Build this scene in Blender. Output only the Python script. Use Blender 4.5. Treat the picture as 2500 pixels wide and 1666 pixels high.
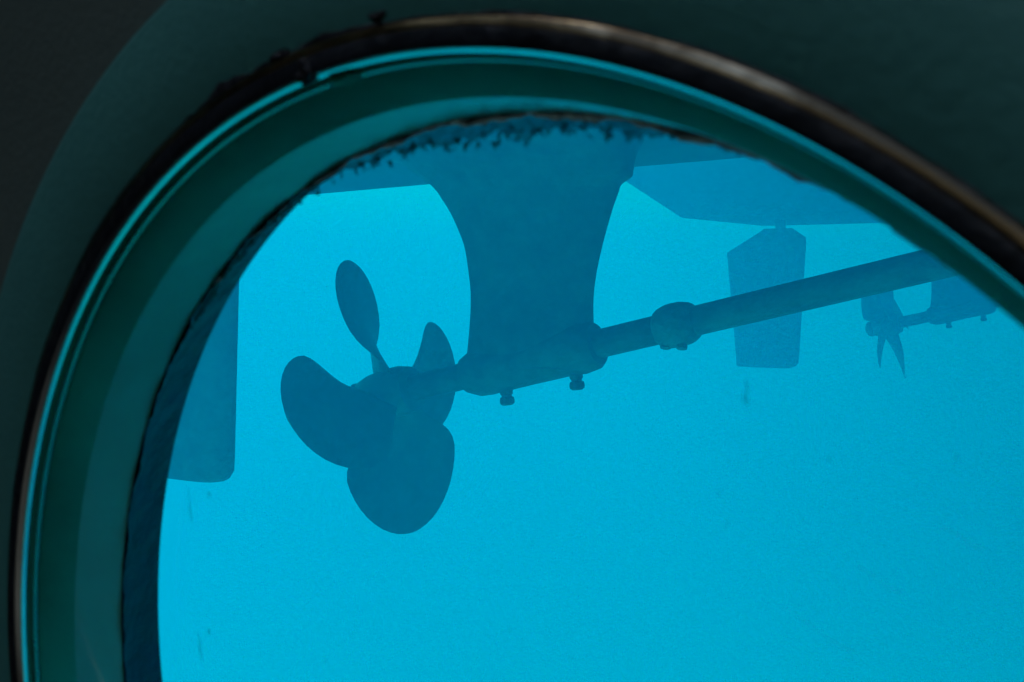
import bpy, bmesh, math, random
from mathutils import Vector, Matrix
random.seed(7)
R = math.radians
scene = bpy.context.scene
for o in list(bpy.data.objects):
    bpy.data.objects.remove(o)
col = scene.collection

# ------------------------------------------------------------------ camera
CAM_Z = -0.95                                   # water surface is z = 0
PITCH = R(-3.108)
cam_d = bpy.data.cameras.new('camera')
cam_d.sensor_width = 36.0
cam_d.lens = 36.0 * 3000 / 2500                 # 43 mm
cam_d.clip_start = 0.01
cam_d.clip_end = 600
cam_d.dof.use_dof = True
cam_d.dof.focus_distance = 3.6
cam_d.dof.aperture_fstop = 26.0
cam = bpy.data.objects.new('camera', cam_d)
cam.location = (0, 0, CAM_Z)
cam.rotation_euler = (R(90) + PITCH, 0, 0)
col.objects.link(cam)
scene.camera = cam

# ------------------------------------------------------------------ sky, sun, exposure
SUN_EL, SUN_AZ = R(66), R(-60)                  # azimuth from +Y towards +X
w = bpy.data.worlds.new('World')
scene.world = w
w.use_nodes = True
wn = w.node_tree
for n_ in list(wn.nodes):
    wn.nodes.remove(n_)
sky = wn.nodes.new('ShaderNodeTexSky')
sky.sky_type = 'NISHITA'
sky.sun_disc = False
sky.sun_elevation = SUN_EL
sky.sun_rotation = SUN_AZ
bg = wn.nodes.new('ShaderNodeBackground')
bg.inputs['Strength'].default_value = 0.15
wo = wn.nodes.new('ShaderNodeOutputWorld')
wn.links.new(sky.outputs[0], bg.inputs[0])
wn.links.new(bg.outputs[0], wo.inputs[0])
sun_d = bpy.data.lights.new('sun', 'SUN')
sun_d.energy = 5.0
sun_d.angle = R(24)                             # a rippled surface spreads the sunlight
sun_d.color = (1.0, 0.96, 0.9)
sun = bpy.data.objects.new('sun', sun_d)
sv = Vector((math.sin(SUN_AZ) * math.cos(SUN_EL), math.cos(SUN_AZ) * math.cos(SUN_EL), math.sin(SUN_EL)))
sun.rotation_euler = sv.to_track_quat('Z', 'Y').to_euler()
sun.location = sv * 30
col.objects.link(sun)
vs = scene.view_settings
vs.view_transform = 'Standard'
vs.look = 'None'
vs.gamma = 1.0
vs.use_curve_mapping = False
vs.exposure = 0.26
cy = scene.cycles
cy.use_denoising = True
cy.denoiser = 'OPENIMAGEDENOISE'
cy.denoising_input_passes = 'RGB_ALBEDO_NORMAL'
cy.denoising_prefilter = 'ACCURATE'
cy.use_adaptive_sampling = False
cy.max_bounces = 10
cy.diffuse_bounces = 4
cy.glossy_bounces = 5
cy.volume_bounces = 3
cy.transparent_max_bounces = 16
cy.sample_clamp_indirect = 4.0

# ------------------------------------------------------------------ helpers
def P(nt, **kw):
    b = nt.nodes.new('ShaderNodeBsdfPrincipled')
    for k, v in kw.items():
        b.inputs[k.replace('_', ' ')].default_value = v
    return b

def material(name, base, rough=0.5, lo=0.3, hi=0.72, metal=0.0, var=0.35, scale=8.0, bump=0.0, bump_scale=40.0,
             tint=None, coat=0.0, spec=0.5, rvar=0.12, stretch=(1, 1, 1)):
    """Principled surface whose colour and roughness wander with two octaves of noise."""
    m = bpy.data.materials.new(name)
    m.use_nodes = True
    nt = m.node_tree
    for n_ in list(nt.nodes):
        nt.nodes.remove(n_)
    out = nt.nodes.new('ShaderNodeOutputMaterial')
    b = P(nt, Metallic=metal, Roughness=rough)
    b.inputs['Coat Weight'].default_value = coat
    b.inputs['Specular IOR Level'].default_value = spec
    tc = nt.nodes.new('ShaderNodeTexCoord')
    mp = nt.nodes.new('ShaderNodeMapping')
    mp.inputs['Scale'].default_value = stretch
    nt.links.new(tc.outputs['Object'], mp.inputs[0])
    ns = nt.nodes.new('ShaderNodeTexNoise')
    ns.inputs['Scale'].default_value = scale
    ns.inputs['Detail'].default_value = 6.0
    ns.inputs['Roughness'].default_value = 0.62
    nt.links.new(mp.outputs[0], ns.inputs['Vector'])
    rp = nt.nodes.new('ShaderNodeValToRGB')
    rp.color_ramp.elements[0].position = lo
    rp.color_ramp.elements[1].position = hi
    c2 = tint or tuple(min(1.0, c * (1 + var)) for c in base)
    c1 = tuple(c * (1 - var) for c in base)
    rp.color_ramp.elements[0].color = (*c1, 1)
    rp.color_ramp.elements[1].color = (*c2, 1)
    nt.links.new(ns.outputs['Fac'], rp.inputs[0])
    nt.links.new(rp.outputs[0], b.inputs['Base Color'])
    mr = nt.nodes.new('ShaderNodeMapRange')
    mr.inputs['To Min'].default_value = max(0.02, rough - rvar)
    mr.inputs['To Max'].default_value = min(1.0, rough + rvar)
    nt.links.new(ns.outputs['Fac'], mr.inputs['Value'])
    nt.links.new(mr.outputs[0], b.inputs['Roughness'])
    if bump:
        n2 = nt.nodes.new('ShaderNodeTexNoise')
        n2.inputs['Scale'].default_value = bump_scale
        n2.inputs['Detail'].default_value = 5.0
        nt.links.new(mp.outputs[0], n2.inputs['Vector'])
        bp = nt.nodes.new('ShaderNodeBump')
        bp.inputs['Strength'].default_value = bump
        bp.inputs['Distance'].default_value = 0.01
        nt.links.new(n2.outputs['Fac'], bp.inputs['Height'])
        nt.links.new(bp.outputs[0], b.inputs['Normal'])
    nt.links.new(b.outputs[0], out.inputs['Surface'])
    return m

def tag(o, label=None, cat=None, group=None, kind=None):
    if label: o['label'] = label
    if cat: o['category'] = cat
    if group: o['group'] = group
    if kind: o['kind'] = kind
    return o

def make(name, verts, faces, mat, parent=None, matrix=None, smooth=True, angle=40):
    me = bpy.data.meshes.new(name)
    me.from_pydata([tuple(v) for v in verts], [], faces)
    bm = bmesh.new(); bm.from_mesh(me)
    bmesh.ops.remove_doubles(bm, verts=bm.verts, dist=1e-6)
    bmesh.ops.recalc_face_normals(bm, faces=bm.faces)
    if smooth:
        lim = math.radians(angle)
        for fc in bm.faces: fc.smooth = True
        for ed in bm.edges:
            if len(ed.link_faces) == 2 and ed.calc_face_angle(0) > lim: ed.smooth = False
    bm.to_mesh(me); bm.free()
    me.materials.append(mat)
    o = bpy.data.objects.new(name, me)
    col.objects.link(o)
    if parent: o.parent = parent
    if matrix is not None: o.matrix_world = matrix
    return o

def empty(name, matrix):
    o = bpy.data.objects.new(name, None)
    o.empty_display_size = 0.1
    col.objects.link(o)
    o.matrix_world = matrix
    return o

def loft(sections, closed=True, cap=True):
    """sections: list of equal-length rings of points."""
    n = len(sections[0]); V = []; F = []
    for s in sections: V += [Vector(p) for p in s]
    for i in range(len(sections) - 1):
        for j in range(n if closed else n - 1):
            k = (j + 1) % n
            F.append((i*n+j, i*n+k, (i+1)*n+k, (i+1)*n+j))
    if cap:
        F.append(tuple(range(n)))
        F.append(tuple((len(sections)-1)*n + j for j in range(n)))
    return V, F

def lathe(profile, seg=192, closed_profile=False, jit=None, a0=0.0, a1=2*math.pi):
    """profile: (r, c) pairs turned round the local Z axis. jit(angle, index) -> (dr, dc)"""
    full = abs(a1 - a0 - 2*math.pi) < 1e-6
    m = len(profile); V = []; F = []
    cnt = seg if full else seg + 1
    for i in range(cnt):
        a = a0 + (a1 - a0) * i / seg
        for j, (r, c) in enumerate(profile):
            dr, dc = jit(a, j) if jit else (0, 0)
            V.append(Vector(((r+dr)*math.cos(a), (r+dr)*math.sin(a), c+dc)))
    for i in range(seg):
        k = (i + 1) % cnt
        for j in range(m if closed_profile else m - 1):
            l = (j + 1) % m
            F.append((i*m+j, i*m+l, k*m+l, k*m+j))
    return V, F

def along(V, origin, axis):
    """turn lathe points so that local Z follows axis"""
    q = Vector(axis).to_track_quat('Z', 'Y')
    o = Vector(origin)
    return [q @ v + o for v in V]

def vnoise(a, f, ph):
    return (math.sin(a*f+ph) + 0.6*math.sin(a*f*2.3+ph*1.7) + 0.45*math.sin(a*f*5.1+ph*2.9) + 0.3*math.sin(a*f*9.7+ph*0.6)) / 2.35

# ------------------------------------------------------------------ frames of reference
def cam_to_world(v):                            # (right, down, forward) -> world axes
    c, s = math.cos(PITCH), math.sin(PITCH)
    x, y, z = v[0], v[2], -v[1]
    return Vector((x, y*c - z*s, y*s + z*c))
PR = 0.22                                       # porthole radius, metres
nrm = cam_to_world((0.6527, -0.1259, 0.7471)).normalized()     # outboard
ctr = cam_to_world((-0.070*PR, 0.682*PR, 1.431*PR)) + Vector((0, 0, CAM_Z))
e_r = nrm.cross(Vector((0, 0, 1))).normalized()
e_u = e_r.cross(nrm).normalized()
M_PORT = Matrix((( e_r.x, e_u.x, nrm.x, ctr.x), (e_r.y, e_u.y, nrm.y, ctr.y), (e_r.z, e_u.z, nrm.z, ctr.z), (0, 0, 0, 1)))
PHI = R(31.278)
b_s = Vector((math.cos(PHI), -math.sin(PHI), 0))               # towards the bow
b_t = Vector((math.sin(PHI), math.cos(PHI), 0))                # towards the far hull
b_o = Vector((0.0401, 3.0, -0.2151 + CAM_Z))
M_BOAT = Matrix(((b_s.x, b_t.x, 0, b_o.x), (b_s.y, b_t.y, 0, b_o.y), (0, 0, 1, b_o.z), (0, 0, 0, 1)))
T_FAR = 5.074
Z_WATER = -b_o.z                                # surface height in the boat's frame

# ------------------------------------------------------------------ materials
m_flange = material('painted flange', (0.075, 0.30, 0.265), 0.55, var=0.12, scale=8, bump=0.08, bump_scale=300, spec=0.35)
m_wall = material('painted cabin wall', (0.125, 0.175, 0.148), 0.6, var=0.12, scale=6, bump=0.08, bump_scale=300, spec=0.3)
m_cabin = material('cream cabin paint', (0.82, 0.77, 0.64), 0.6, var=0.15, scale=3)
m_back = material('grey cabin paint', (0.34, 0.33, 0.28), 0.6, var=0.2, scale=3)
m_floor = material('cabin floor', (0.035, 0.035, 0.035), 0.6, var=0.3, scale=9)
m_rim = material('rim with painted glints', (0.40, 0.31, 0.18), 0.16, lo=0.43, hi=0.62, metal=1.0, var=0.75, scale=9, bump=0.04, bump_scale=60, rvar=0.08, tint=(0.95, 0.80, 0.50))  # patchy warm colour paints broken glints into the metal
m_steel = material('polished steel lip', (0.55, 0.62, 0.6), 0.16, metal=1.0, var=0.25, scale=20, rvar=0.06)
m_throat = material('dark green throat paint', (0.003, 0.36, 0.27), 0.75, var=0.3, scale=12, bump=0.1, bump_scale=50, spec=0.2)
m_sleeve = material('sea green sleeve', (0.04, 0.36, 0.31), 0.30, var=0.2, scale=10, bump=0.08, bump_scale=60, coat=0.2)
m_seal = material('black sealant', (0.006, 0.008, 0.012), 0.5, var=0.5, scale=30, bump=0.5, bump_scale=120)
m_green_metal = material('green painted metal lip', (0.015, 0.24, 0.20), 0.28, metal=0.9, var=0.3, scale=15)
m_rubber = material('black rubber', (0.012, 0.016, 0.022), 0.40, var=0.4, scale=30, bump=0.2, bump_scale=150, spec=0.4)
m_gasket = material('dark gasket', (0.003, 0.007, 0.02), 0.6, var=0.6, scale=40, bump=0.6, bump_scale=90, tint=(0.008, 0.022, 0.05))
m_algae = material('brown green algae', (0.06, 0.11, 0.10), 0.8, var=0.7, scale=90, tint=(0.30, 0.42, 0.36))
m_hull = material('antifouling paint', (0.035, 0.05, 0.055), 0.7, var=0.4, scale=5, bump=0.3, bump_scale=30, tint=(0.07, 0.09, 0.09))
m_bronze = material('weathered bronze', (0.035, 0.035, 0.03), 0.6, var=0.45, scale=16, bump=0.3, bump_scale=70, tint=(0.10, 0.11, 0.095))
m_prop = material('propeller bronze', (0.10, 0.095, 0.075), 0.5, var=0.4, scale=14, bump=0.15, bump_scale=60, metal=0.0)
m_anode = material('zinc anode', (0.10, 0.11, 0.11), 0.7, var=0.5, scale=25, bump=0.5, bump_scale=60)
m_sand = material('pale sand', (0.78, 0.74, 0.62), 0.9, var=0.12, scale=0.8, bump=0.4, bump_scale=3)
m_deck = material('white gelcoat', (0.7, 0.7, 0.68), 0.35, var=0.05, scale=3)

m_water = bpy.data.materials.new('sea water')
m_water.use_nodes = True
nt = m_water.node_tree
for n_ in list(nt.nodes): nt.nodes.remove(n_)
out = nt.nodes.new('ShaderNodeOutputMaterial')
pv = nt.nodes.new('ShaderNodeVolumePrincipled')
pv.inputs['Color'].default_value = (0.0, 0.425, 0.87, 1)
pv.inputs['Absorption Color'].default_value = (0, 0.24, 0, 1)
pv.inputs['Density'].default_value = 0.188
pv.inputs['Anisotropy'].default_value = 0.2
va = nt.nodes.new('ShaderNodeVolumeAbsorption')
va.inputs['Color'].default_value = (0, 1, 1, 1)
va.inputs['Density'].default_value = 0.9
ad = nt.nodes.new('ShaderNodeAddShader')
nt.links.new(pv.outputs[0], ad.inputs[0]); nt.links.new(va.outputs[0], ad.inputs[1])
nt.links.new(ad.outputs[0], out.inputs['Volume'])

m_pane = bpy.data.materials.new('window glass')
m_pane.use_nodes = True
nt = m_pane.node_tree
for n_ in list(nt.nodes): nt.nodes.remove(n_)
out = nt.nodes.new('ShaderNodeOutputMaterial')
tr = nt.nodes.new('ShaderNodeBsdfTransparent'); tr.inputs[0].default_value = (0.95, 0.985, 0.98, 1)
gl = nt.nodes.new('ShaderNodeBsdfGlossy'); gl.inputs['Roughness'].default_value = 0.02
fr = nt.nodes.new('ShaderNodeFresnel'); fr.inputs[0].default_value = 1.2
mx = nt.nodes.new('ShaderNodeMixShader')
nt.links.new(fr.outputs[0], mx.inputs[0]); nt.links.new(tr.outputs[0], mx.inputs[1]); nt.links.new(gl.outputs[0], mx.inputs[2])
nt.links.new(mx.outputs[0], out.inputs['Surface'])

def smear_mat(name, colr, alpha):
    m = bpy.data.materials.new(name); m.use_nodes = True
    nt = m.node_tree
    for n_ in list(nt.nodes): nt.nodes.remove(n_)
    out = nt.nodes.new('ShaderNodeOutputMaterial')
    t = nt.nodes.new('ShaderNodeBsdfTransparent'); d = nt.nodes.new('ShaderNodeBsdfDiffuse'); d.inputs[0].default_value = (*colr, 1)
    ns = nt.nodes.new('ShaderNodeTexNoise'); ns.inputs['Scale'].default_value = 300
    tc = nt.nodes.new('ShaderNodeTexCoord'); nt.links.new(tc.outputs['Object'], ns.inputs['Vector'])
    mr = nt.nodes.new('ShaderNodeMapRange'); mr.inputs['To Min'].default_value = alpha*0.4; mr.inputs['To Max'].default_value = alpha*1.6
    nt.links.new(ns.outputs['Fac'], mr.inputs['Value'])
    mx = nt.nodes.new('ShaderNodeMixShader'); nt.links.new(mr.outputs[0], mx.inputs[0])
    nt.links.new(t.outputs[0], mx.inputs[1]); nt.links.new(d.outputs[0], mx.inputs[2]); nt.links.new(mx.outputs[0], out.inputs[0])
    return m
m_smear = smear_mat('dark smear', (0.05, 0.08, 0.09), 0.26)
m_film = smear_mat('algae film', (0.004, 0.05, 0.045), 0.6)
m_faint = smear_mat('faint speck', (0.05, 0.08, 0.09), 0.13)
m_reflection = smear_mat('pale scratch', (0.8, 0.85, 0.85), 0.12)  # pale film that paints faint reflections on the pane

# ------------------------------------------------------------------ the setting: seabed, water
V, F = [], []
N = 48; S = 160.0
for i in range(N + 1):
    for j in range(N + 1):
        x, y = (i / N - 0.5) * S, (j / N - 0.5) * S
        V.append((x, y, -8.0 + 0.25*math.sin(x*0.31+1)*math.sin(y*0.27) + 0.1*math.sin(x*0.9+y*0.7)))
for i in range(N):
    for j in range(N):
        F.append((i*(N+1)+j, (i+1)*(N+1)+j, (i+1)*(N+1)+j+1, i*(N+1)+j+1))
tag(make('seabed', V, F, m_sand), 'pale sandy sea bottom lost in the blue water', None, kind='structure')

bm = bmesh.new()
bmesh.ops.create_cube(bm, size=1.0)
for v in bm.verts: v.co = Vector((v.co.x*150, v.co.y*150, -4.75 + v.co.z*9.5))
wp = ctr + nrm * (0.165 * PR)
geom = bm.verts[:] + bm.edges[:] + bm.faces[:]
res = bmesh.ops.bisect_plane(bm, geom=geom, plane_co=wp, plane_no=nrm, clear_inner=True)
edges = [e for e in res['geom_cut'] if isinstance(e, bmesh.types.BMEdge)]
bmesh.ops.contextual_create(bm, geom=edges)
bmesh.ops.recalc_face_normals(bm, faces=bm.faces)
me = bpy.data.meshes.new('water'); bm.to_mesh(me); bm.free(); me.materials.append(m_water)
wat = bpy.data.objects.new('water', me); col.objects.link(wat)
tag(wat, 'clear cyan blue sea water outside the round window', None, kind='structure')

# ------------------------------------------------------------------ the cabin behind the wall
WA0, WA1, WB0, WB1 = -2.6, 2.6, -1.1, 0.85      # wall extent along the wall and up
CD = 1.9                                        # cabin depth
HOLE = 1.03 * PR
def wall_with_hole(c0, c1, seg=96):
    V, F = [], []
    rect = []
    for i in range(seg):
        a = 2*math.pi*i/seg; x, y = math.cos(a), math.sin(a)
        k = min((WA1 if x > 0 else -WA0)/max(abs(x), 1e-6), (WB1 if y > 0 else -WB0)/max(abs(y), 1e-6))
        rect.append((x*k, y*k))
    for c in (c0, c1):
        for i in range(seg):
            a = 2*math.pi*i/seg
            V.append((HOLE*math.cos(a), HOLE*math.sin(a), c))
        for i in range(seg): V.append((*rect[i], c))
    def q(layer, ring, i): return layer*2*seg + ring*seg + i % seg
    for i in range(seg):
        F.append((q(0,0,i), q(0,1,i), q(0,1,i+1), q(0,0,i+1)))
        F.append((q(1,0,i), q(1,0,i+1), q(1,1,i+1), q(1,1,i)))
        F.append((q(0,0,i), q(0,0,i+1), q(1,0,i+1), q(1,0,i)))
        F.append((q(0,1,i), q(1,1,i), q(1,1,i+1), q(0,1,i+1)))
    return V, F
V, F = wall_with_hole(0.014*PR, 0.150*PR)
tag(make('cabin_wall', V, F, m_wall, matrix=M_PORT, smooth=False), 'dark painted cabin wall that holds the round window', None, kind='structure')

def boxvf(x0, x1, y0, y1, z0, z1):
    V = [(x, y, z) for x in (x0, x1) for y in (y0, y1) for z in (z0, z1)]
    F = [(0,1,3,2),(4,6,7,5),(0,4,5,1),(2,3,7,6),(0,2,6,4),(1,5,7,3)]
    return V, F
c_in = 0.014*PR - 0.001
def shell(name, mat, *b, label):
    V, F = boxvf(*b)
    return tag(make(name, V, F, mat, matrix=M_PORT, smooth=False), label, None, kind='structure')
shell('cabin_floor', m_floor, WA0, WA1, WB0-0.06, WB0, -CD, c_in, label='dark cabin floor below the round window')
shell('cabin_back_wall', m_back, WA0, WA1, WB0-0.06, WB1+0.06, -CD-0.06, -CD-0.001, label='grey cabin wall opposite the round window')
shell('cabin_end_wall', m_back, WA0-0.06, WA0-0.001, WB0-0.06, WB1+0.06, -CD-0.06, c_in, label='grey end wall of the cabin towards the stern')
shell('cabin_end_wall', m_back, WA1+0.001, WA1+0.06, WB0-0.06, WB1+0.06, -CD-0.06, c_in, label='grey end wall of the cabin towards the bow')
# ceiling with an unseen opening added to let daylight in
HA0, HA1, HC0, HC1 = -0.65, 0.75, -1.15, -0.14
xs = [WA0, HA0, HA1, WA1]; zs = [-CD, HC0, HC1, c_in]
V, F = [], []
for y in (WB1+0.001, WB1+0.06):
    for x in xs:
        for z in zs: V.append((x, y, z))
for i in range(3):
    for j in range(3):
        if (i, j) == (1, 1): continue
        for l in (0, 16):
            F.append((l+i*4+j, l+(i+1)*4+j, l+(i+1)*4+j+1, l+i*4+j+1))
for a, b in ((5, 6), (6, 10), (10, 9), (9, 5)):
    F.append((a, b, b+16, a+16))
for ring_ in ((0, 12), (12, 15), (15, 3), (3, 0)):
    F.append((ring_[0], ring_[1], ring_[1]+16, ring_[0]+16))
tag(make('cabin_ceiling', V, F, m_cabin, matrix=M_PORT, smooth=False), 'cream cabin ceiling with an opening added for daylight', None, kind='structure')

# unseen trunk added over the opening: cream walls bounce sunlight onto the rim
HT = WB1 + 0.061
k = 0.04
V, F = [], []
for bx_ in ((HA0-k, HA0, HC0-k, HC1+k), (HA1, HA1+k, HC0-k, HC1+k), (HA0, HA1, HC0-k, HC0), (HA0, HA1, HC1, HC1+k)):
    v_, f_ = boxvf(bx_[0], bx_[1], HT, HT+0.42, bx_[2], bx_[3])
    F += [tuple(i_+len(V) for i_ in f) for f in f_]; V += v_
tag(make('added_light_trunk', V, F, m_cabin, matrix=M_PORT, smooth=False), 'cream light trunk added above the cabin ceiling', None, kind='structure')

# ------------------------------------------------------------------ porthole
port = empty('porthole', M_PORT)
tag(port, 'round ship porthole with dark green throat and polished rim', 'porthole')
def pp(name, VF, mat, parent=port, angle=40):
    o = make(name, [Vector(v)*PR for v in VF[0]], VF[1], mat, angle=angle)
    o.parent = parent
    return o
# flat flange on the wall
pp('flange', lathe([(1.024, 0.010), (1.025, 0.0), (1.029, -0.003), (1.176, -0.003), (1.184, 0.001), (1.187, 0.0145)]), m_flange)
# polished rim with a narrow outer chamfer, and the black rubber bead inside it
pp('rim', lathe([(1.0305, -0.0025), (1.0298, -0.0042), (1.0284, -0.0056), (1.0258, -0.0072), (1.0222, -0.0090), (1.0195, -0.0100), (1.0180, -0.0103), (1.0175, -0.0050)], 256), m_rim, angle=60)
pp('rubber_bead', lathe([(1.0183, -0.0098), (1.0150, -0.0112), (1.0090, -0.0116), (1.0050, -0.0120), (1.0010, -0.0116), (0.9972, -0.0100), (0.9985, 0.0)], 256), m_rubber)
# black sealant squeezed out round the rim, ragged on its outer edge
def jit_seal(a, j):
    if j not in (0, 1): return (0, 0)
    d = (a - math.radians(104) + math.pi) % (2*math.pi) - math.pi
    sector = math.exp(-(d/0.16)**2)
    n = vnoise(a, 23, 1.3)
    return (0.002*n + sector*max(0.0, 0.004 + 0.012*vnoise(a, 31, 0.4)), 0)
pp('sealant', lathe([(1.0322, -0.0031), (1.0315, -0.0045), (1.0298, -0.0055), (1.0285, -0.0025)], 420, jit=jit_seal), m_seal)
# polished lips: rounded noses, turned
def nose(rc, cc, rho, b0, b1, n=16):
    return [(rc - rho*math.cos(R(b0 + (b1-b0)*i/n)), cc - rho*math.sin(R(b0 + (b1-b0)*i/n))) for i in range(n+1)]
pp('lip', lathe(nose(1.0140, 0.004, 0.0225, 41, -15), 256), m_steel)
pp('lip', lathe(nose(0.998, 0.020, 0.014, 36, -28), 256), m_green_metal)
# throat, sleeve
pp('throat', lathe([(0.9930, 0.0085), (0.9915, 0.0105), (0.9870, 0.0118), (0.9875, 0.026), (0.9848, 0.0275), (0.951, 0.069), (0.9495, 0.0715)], 192), m_throat, angle=25)
pp('sleeve', lathe([(0.9498, 0.0710), (0.9485, 0.074), (0.9365, 0.146), (0.9345, 0.1505)], 192), m_sleeve, angle=25)
# lumps of sealant over the lips
def lump(ang, r, c, st, sr, sc, ph):
    V, F = lathe([(math.sin(math.pi*i/10), -math.cos(math.pi*i/10)) for i in range(11)], 18)
    ca, sa = math.cos(R(ang)), math.sin(R(ang)); W = []
    for v in V:
        k = 1 + 0.22*math.sin(3*v.x+ph) * math.cos(4*v.y+2*ph) + 0.15*math.sin(7*v.z+ph)
        dr, dt, dc = v.x*sr*k, v.y*st*k, v.z*sc*k
        W.append(Vector(((r+dr)*ca - dt*sa, (r+dr)*sa + dt*ca, c+dc)))
    return W, F
pp('sealant_lump', lump(97.8, 1.003, -0.007, 0.015, 0.015, 0.010, 0.3), m_seal)
pp('sealant_lump', lump(95.6, 0.987, 0.013, 0.024, 0.007, 0.010, 1.9), m_throat)
pp('sealant_lump', lump(91.0, 1.039, -0.003, 0.013, 0.005, 0.005, 2.9), m_seal)
pp('sealant_lump', lump(100.5, 1.033, -0.003, 0.020, 0.006, 0.005, 4.1), m_seal)
# outside: ragged gasket and ring
def jit_g(a, j):
    if j == 0: return (0.006*vnoise(a, 41, 2.2) - 0.006, 0.003*vnoise(a, 29, 0.7))
    if j == 1: return (0.004*vnoise(a, 23, 1.2), 0.006*vnoise(a, 13, 0.2))
    if j == 2: return (0.003*vnoise(a, 37, 4.2), 0.004*vnoise(a, 19, 3.2))
    return (0, 0)
pp('gasket', lathe([(0.934, 0.151), (0.950, 0.180), (0.962, 0.215), (0.973, 0.250), (1.06, 0.252), (1.06, 0.16)], 420, jit=jit_g), m_gasket, angle=60)
# pane
V, F = lathe([(0.0, 0.1535), (0.9345, 0.1535)], 128)
pane = pp('pane', (V, F), m_pane)
if pane.data.polygons[0].normal.z > 0: pane.data.flip_normals()      # glass faces the cabin

# crust of algae along the top edge of the outer ring: a ragged band and hanging tufts
def grow(deg):
    pts = [(50, 0.0), (60, 0.003), (67, 0.009), (75, 0.026), (84, 0.044), (92, 0.050), (98, 0.044), (103, 0.034), (108, 0.024), (114, 0.014), (122, 0.008), (135, 0.002)]
    if deg <= pts[0][0] or deg >= pts[-1][0]: return 0.0
    for (x0, y0), (x1, y1) in zip(pts, pts[1:]):
        if x0 <= deg <= x1: return y0 + (y1-y0)*(deg-x0)/(x1-x0)
rnd = random.Random(3)
V, F = [], []
NS = 900
walk = 0.0
for i in range(NS + 1):
    deg = 50 + 85*i/NS
    a = R(deg)
    walk = 0.86*walk + 0.30*rnd.uniform(-1, 1)
    g = 0.72 * grow(deg) * max(0.2, 0.75 + 0.28*vnoise(a, 38, 0.5) + 0.38*walk)
    for j, q in enumerate((-0.012, 0.0, 0.4, 0.8, 1.0)):
        r = 0.936 - (q*g if j else q)
        c = 0.160 + (0.012 + 0.008*vnoise(a, 55, j)) * (1 - abs(q*2-0.8)) * (1 if j not in (0,) else 0)
        V.append((r*math.cos(a), r*math.sin(a), c))
for i in range(NS):
    for j in range(4):
        k = i*5+j
        F.append((k, k+1, k+6, k+5))
for t in range(110):
    deg = min(max(rnd.gauss(93, 15), 53), 132)
    a = R(deg)
    g = grow(deg)
    r0 = 0.938 - 0.7*g*rnd.uniform(0.1, 1.0)
    ln = (0.003 + g*0.11) * rnd.uniform(0.3, 1.5)
    wd = rnd.uniform(0.001, 0.0036)
    base = Vector((r0*math.cos(a), r0*math.sin(a), 0.163 + rnd.uniform(0, 0.02)))
    dr = Vector((rnd.uniform(-0.7, 0.7), -1, rnd.uniform(-0.3, 0.5))).normalized()
    n0 = len(V)
    bend = Vector((rnd.uniform(-0.4, 0.4), 0, rnd.uniform(-0.3, 0.3)))
    for q, kk in ((0.0, 1.0), (0.5, rnd.uniform(0.6, 1.3)), (1.0, 0.35)):
        cpt = base + dr*ln*q + bend*ln*q*q
        for m_ in range(5):
            an = 2*math.pi*m_/5
            V.append(tuple(cpt + Vector((math.cos(an)*wd*kk, 0, math.sin(an)*wd*kk))))
    for q in range(2):
        for m_ in range(5):
            F.append((n0+q*5+m_, n0+q*5+(m_+1) % 5, n0+(q+1)*5+(m_+1) % 5, n0+(q+1)*5+m_))
    F.append(tuple(n0+10+m_ for m_ in range(5)))
alg = pp('algae_fringe', (V, F), m_film)
tag(alg, kind='stuff')

# dark streaks, specks and faint reflections painted as pale lines on the glass
def streak(p0, p1, w0, w1, c=0.1572):
    p0, p1 = Vector((*p0, 0)), Vector((*p1, 0))
    d = (p1-p0).normalized(); nrm_ = Vector((-d.y, d.x, 0)); V = []; n = 18
    for i in range(n):
        q = i/(n-1); wd = (w0 + (w1-w0)*q) * math.sqrt(max(0.02, 1-(2*q-1)**6)) * (1+0.25*math.sin(q*9+w0*999))
        cpt = p0 + (p1-p0)*q + nrm_*0.0015*math.sin(q*7)
        V.append(((cpt-nrm_*wd).x, (cpt-nrm_*wd).y, c)); V.append(((cpt+nrm_*wd).x, (cpt+nrm_*wd).y, c))
    return V, [(2*i, 2*i+1, 2*i+3, 2*i+2) for i in range(n-1)]
def speck(p, r, c=0.1572):
    n = 12
    return [(p[0]+r*(1+0.25*math.sin(3*i+p[0]*50))*math.cos(2*math.pi*i/n), p[1]+r*1.3*math.sin(2*math.pi*i/n), c) for i in range(n)], [tuple(range(n))]
pp('streak', streak((-0.697, 0.409), (-0.692, 0.350), 0.0018, 0.0034), m_smear, pane)
pp('streak', streak((-0.7045, 0.169), (-0.698, 0.118), 0.0034, 0.0030), m_smear, pane)
pp('streak', streak((0.3215, 0.640), (0.3223, 0.612), 0.0016, 0.0032), m_smear, pane)
pp('speck', speck((-0.6395, 0.4027), 0.0042), m_smear, pane)
pp('speck', speck((-0.6723, 0.1741), 0.0046), m_smear, pane)
for p in ((0.2935, 0.4829), (0.4114, 0.5645), (-0.0237, 0.3052), (-0.386, 0.1878), (0.5389, 0.5793), (0.285, 0.516), (0.02, 0.42), (-0.25, 0.33)):
    pp('speck', speck(p, 0.0026), m_faint, pane)
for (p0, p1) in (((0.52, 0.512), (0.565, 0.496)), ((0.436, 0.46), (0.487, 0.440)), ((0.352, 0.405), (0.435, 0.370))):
    pp('painted_reflection', streak(p0, p1, 0.0008, 0.0014), m_reflection, pane)

# ------------------------------------------------------------------ boat
boat = empty('catamaran', M_BOAT)
tag(boat, 'dark twin-hulled boat seen from below with struts, shafts, propellers and rudders', 'boat')
def bp(name, VF, mat, parent=boat, angle=40):
    o = make(name, VF[0], VF[1], mat, angle=angle)
    o.parent = parent
    return o

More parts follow.
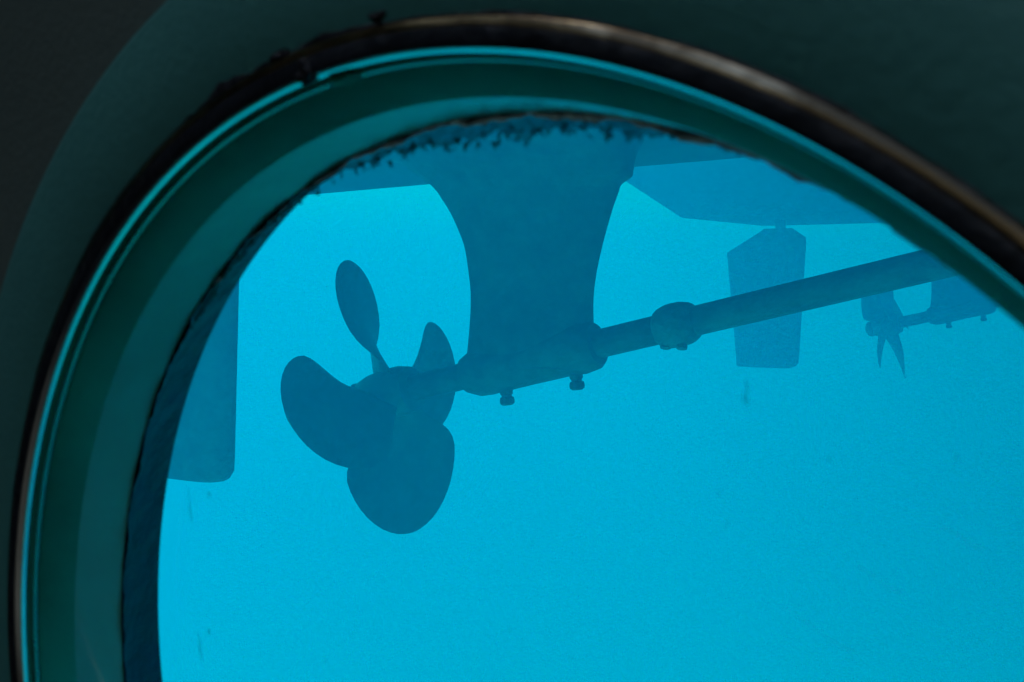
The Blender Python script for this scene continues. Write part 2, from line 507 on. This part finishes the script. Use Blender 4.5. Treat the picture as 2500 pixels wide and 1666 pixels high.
def hull_sections(t0, zb0, zb1):
    """flat-bottomed hull with rounded chines; raked stern; fine bow"""
    secs = []
    top = Z_WATER + 0.75
    for s, wd, lift in ((-2.55, 0.78, 0.66), (-2.13, 0.80, 0.40), (-1.48, 0.82, 0.0), (-0.8, 0.82, 0), (0.6, 0.82, 0), (2.5, 0.80, 0.0), (5.0, 0.66, 0.06), (7.0, 0.40, 0.2), (8.4, 0.10, 0.5)):
        k = min(max((s + 1.5) / 2.0, 0), 1)
        zb = zb0 + (zb1 - zb0)*k + lift
        r = 0.10
        pts = []
        for (ct, sg, a0) in ((t0 + wd - r, 1, -90), (t0 - wd + r, -1, 180)):
            for i in range(6):
                a = math.radians(a0 + i*18)
                pts.append((s, ct + r*math.cos(a), zb + r + r*math.sin(a)))
            if sg == 1:
                pts.append((s, t0 + wd*1.12, top)); pts.append((s, t0 - wd*1.12, top))
        # order: bottom right corner up, deck, then left corner down
        secs.append(pts)
    return loft(secs)
hull_n = bp('hull', hull_sections(0.0, 0.485, 0.552), m_hull, angle=30)
hull_f = bp('hull', hull_sections(T_FAR, 0.556, 0.565), m_hull, angle=30)
for s in (1.4, 5.2):
    V, F = boxvf(s-0.14, s+0.14, 0.72, T_FAR-0.72, Z_WATER+0.42, Z_WATER+0.68)
    bp('crossbeam', (V, F), m_deck)
V, F = boxvf(-0.65, 7.2, -0.7, T_FAR+0.7, Z_WATER+0.755, Z_WATER+0.86)  # unseen deck added to shade the water on the right
bp('shade_deck', (V, F), m_deck)

SH = 0.2425                                     # shaft slope
def shaft_z(s): return 0.004 + SH*s
ax = Vector((1, 0, SH)).normalized()
SHL = math.sqrt(1 + SH*SH)

strut_rows = [  # z, s aft, s fore, half thickness
    (-0.010, -0.176, 0.176, 0.058), (0.045, -0.170, 0.176, 0.054), (0.092, -0.167, 0.177, 0.044), (0.14, -0.167, 0.178, 0.030), (0.184, -0.170, 0.181, 0.020),
    (0.235, -0.177, 0.190, 0.021), (0.287, -0.188, 0.203, 0.023), (0.33, -0.207, 0.216, 0.026), (0.37, -0.229, 0.229, 0.030), (0.405, -0.254, 0.243, 0.036), (0.424, -0.268, 0.251, 0.042),
    (0.441, -0.285, 0.276, 0.055), (0.456, -0.305, 0.279, 0.065), (0.489, -0.356, 0.283, 0.095), (0.519, -0.434, 0.290, 0.15), (0.560, -0.56, 0.30, 0.22)]
def strut_vf():
    secs = []
    n = 14
    rows = []
    for i in range(len(strut_rows) - 1):                # Catmull-Rom between the measured rows
        p0, p1, p2, p3 = (strut_rows[max(0, min(len(strut_rows)-1, i+d))] for d in (-1, 0, 1, 2))
        for k in range(4):
            t = k / 4
            rows.append(tuple(0.5*(2*b + (c-a)*t + (2*a-5*b+4*c-d)*t*t + (3*b-a-3*c+d)*t**3) for a, b, c, d in zip(p0, p1, p2, p3)))
    rows.append(strut_rows[-1])
    for z, s0, s1, h in rows:
        m, hf = (s0+s1)/2, (s1-s0)/2
        pts = []
        for i in range(2*n):
            a = math.pi * i / n
            ca, sa = math.cos(a), math.sin(a)
            pts.append((m + hf*ca, h * math.copysign(abs(sa)**0.8, sa), z))
        secs.append(pts)
    return loft(secs)

def blade_vf(Rt, psi, hand=1.0):
    """one propeller blade; local axis Z forward along the shaft, root at radius 0.05"""
    rows, cols = 18, 11
    up, lo = [], []
    for i in range(rows):
        x = math.sin(math.pi/2 * i / (rows - 1)) * 0.999
        r = 0.048 + (Rt - 0.048) * x
        k = min(1.0, x / 0.62)
        ch = 0.13 + 0.235 * k * k * (3 - 2*k)
        if x > 0.58: ch *= max(0.0, 1 - ((x - 0.58) / 0.42)**2.0)**0.52
        th = math.atan(0.62 / (2*math.pi*max(r, 0.08)))
        tk = 0.022 * (1 - x) + 0.004
        skew = -0.042 * x * x
        for j in range(cols):
            y = j / (cols - 1) * 2 - 1
            cc = ch * 0.5 * y + skew
            t = tk * math.sqrt(max(0, 1 - y*y)) * 0.5
            tang = cc * math.cos(th); axial = -hand * cc * math.sin(th)
            # wrap the tangential run round the shaft
            for sgn, lst in ((1, up), (-1, lo)):
                ta = tang + sgn * t * math.sin(th); az = axial + sgn * hand * t * math.cos(th)
                an = psi + ta / max(r, 0.075)
                lst.append(Vector((r*math.cos(an), r*math.sin(an), az - 0.02*x)))
    V = up + lo; F = []
    nU = rows*cols
    for i in range(rows-1):
        for j in range(cols-1):
            a = i*cols+j
            F.append((a, a+1, a+cols+1, a+cols)); F.append((nU+a, nU+a+cols, nU+a+cols+1, nU+a+1))
    for i in range(rows-1):
        for j in (0, cols-1):
            a = i*cols+j
            F.append((a, a+cols, nU+a+cols, nU+a))
    for j in range(cols-1):
        for i in (0, rows-1):
            a = i*cols+j
            F.append((a, a+1, nU+a+1, nU+a))
    return V, F

PROP_S = -0.425
PROP_R = 0.37
def stern_gear(t0, psi0, side):
    # shaft
    prof = [(0.0, 0.0), (0.034, 0.0), (0.034, 3.3), (0.0, 3.3)]
    s0 = -0.5
    V, F = lathe(prof, 32); V = along(V, (s0, t0, shaft_z(s0)), ax)
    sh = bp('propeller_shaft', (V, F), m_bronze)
    # zinc anode clamped on the shaft
    prof = [(0.033, -0.050)]
    for i in range(11):
        a = math.pi*(0.08 + 0.84*i/10)
        prof.append((0.026 + 0.025*math.sin(a)**0.7, -0.050*math.cos(a)))
    prof.append((0.033, 0.050))
    V, F = lathe(prof, 40, jit=lambda a, j: (0.0022*vnoise(a, 3, j*0.4), 0)); V = along(V, (0.392, t0, shaft_z(0.392)), ax)
    an = bp('shaft_anode', (V, F), m_anode)
    for sg in (-1, 1):
        V, F = lathe([(0, 0), (0.011, 0), (0.013, 0.006), (0.012, 0.012), (0, 0.013)], 10)
        V = along(V, (0.392 + 0.02*sg, t0 - 0.015, shaft_z(0.392) - 0.041), (0.1, -0.35, -1))
        bp('bolt', (V, F), m_anode, an)
    # strut and its bearing barrel
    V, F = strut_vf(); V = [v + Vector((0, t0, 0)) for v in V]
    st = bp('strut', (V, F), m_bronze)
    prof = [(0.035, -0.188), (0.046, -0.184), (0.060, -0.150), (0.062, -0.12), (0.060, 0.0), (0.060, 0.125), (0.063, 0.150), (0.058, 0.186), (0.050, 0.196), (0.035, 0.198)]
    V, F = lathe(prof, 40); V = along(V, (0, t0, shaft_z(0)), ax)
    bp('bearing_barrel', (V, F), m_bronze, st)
    for s in (-0.066, 0.130):
        V, F = lathe([(0, 0), (0.017, 0), (0.016, 0.026), (0.0125, 0.031), (0.0125, 0.034), (0.0170, 0.036), (0.0185, 0.044), (0.0175, 0.051), (0.012, 0.055), (0, 0.056)], 18)
        V = along(V, (s, t0, shaft_z(s) - 0.042), (0.12, 0, -1))
        bp('grease_bolt', (V, F), m_bronze, st)
    # propeller
    z0 = shaft_z(PROP_S)
    V, F = lathe([(0.0, -0.135), (0.020, -0.133), (0.040, -0.122), (0.048, -0.105), (0.046, -0.092), (0.036, -0.086), (0.050, -0.082), (0.060, -0.05), (0.066, 0.0), (0.066, 0.045), (0.058, 0.078), (0.034, 0.084)], 36)
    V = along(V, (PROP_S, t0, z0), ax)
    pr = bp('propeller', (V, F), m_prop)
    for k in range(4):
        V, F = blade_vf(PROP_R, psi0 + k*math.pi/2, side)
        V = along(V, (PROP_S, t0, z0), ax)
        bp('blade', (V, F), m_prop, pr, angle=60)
    # rudder
    outl = [(0.509, -1.224, -1.033), (0.500, -1.232, -1.022), (0.449, -1.318, -0.945), (0.397, -1.405, -0.944), (0.358, -1.472, -0.946), (0.34, -1.474, -0.947), (0.0, -1.438, -0.964), (-0.30, -1.408, -0.979), (-0.350, -1.403, -0.983), (-0.372, -1.401, -1.000), (-0.383, -1.399, -1.022), (-0.390, -1.397, -1.060)]
    secs = []
    n = 12
    for z, s0, s1 in outl:
        m, hf = (s0+s1)/2, (s1-s0)/2
        pts = []
        for i in range(2*n):
            a = math.pi*i/n
            x = math.cos(a)
            th = 0.030*(0.45 + 0.55*(x+1)/2)*abs(math.sin(a))**0.9
            pts.append((m + hf*x, t0 + math.copysign(th, math.sin(a)) if abs(math.sin(a)) > 1e-6 else t0, z))
        secs.append(pts)
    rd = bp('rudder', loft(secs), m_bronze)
    V, F = lathe([(0.0, 0.0), (0.034, 0.0), (0.034, 0.10), (0.0, 0.10)], 24)
    V = [v + Vector((-1.113, t0, 0.49)) for v in V]
    bp('rudder_stock', (V, F), m_bronze, rd)
    return pr

stern_gear(0.0, R(-80), -1.0)
stern_gear(T_FAR, R(-58), 1.0)
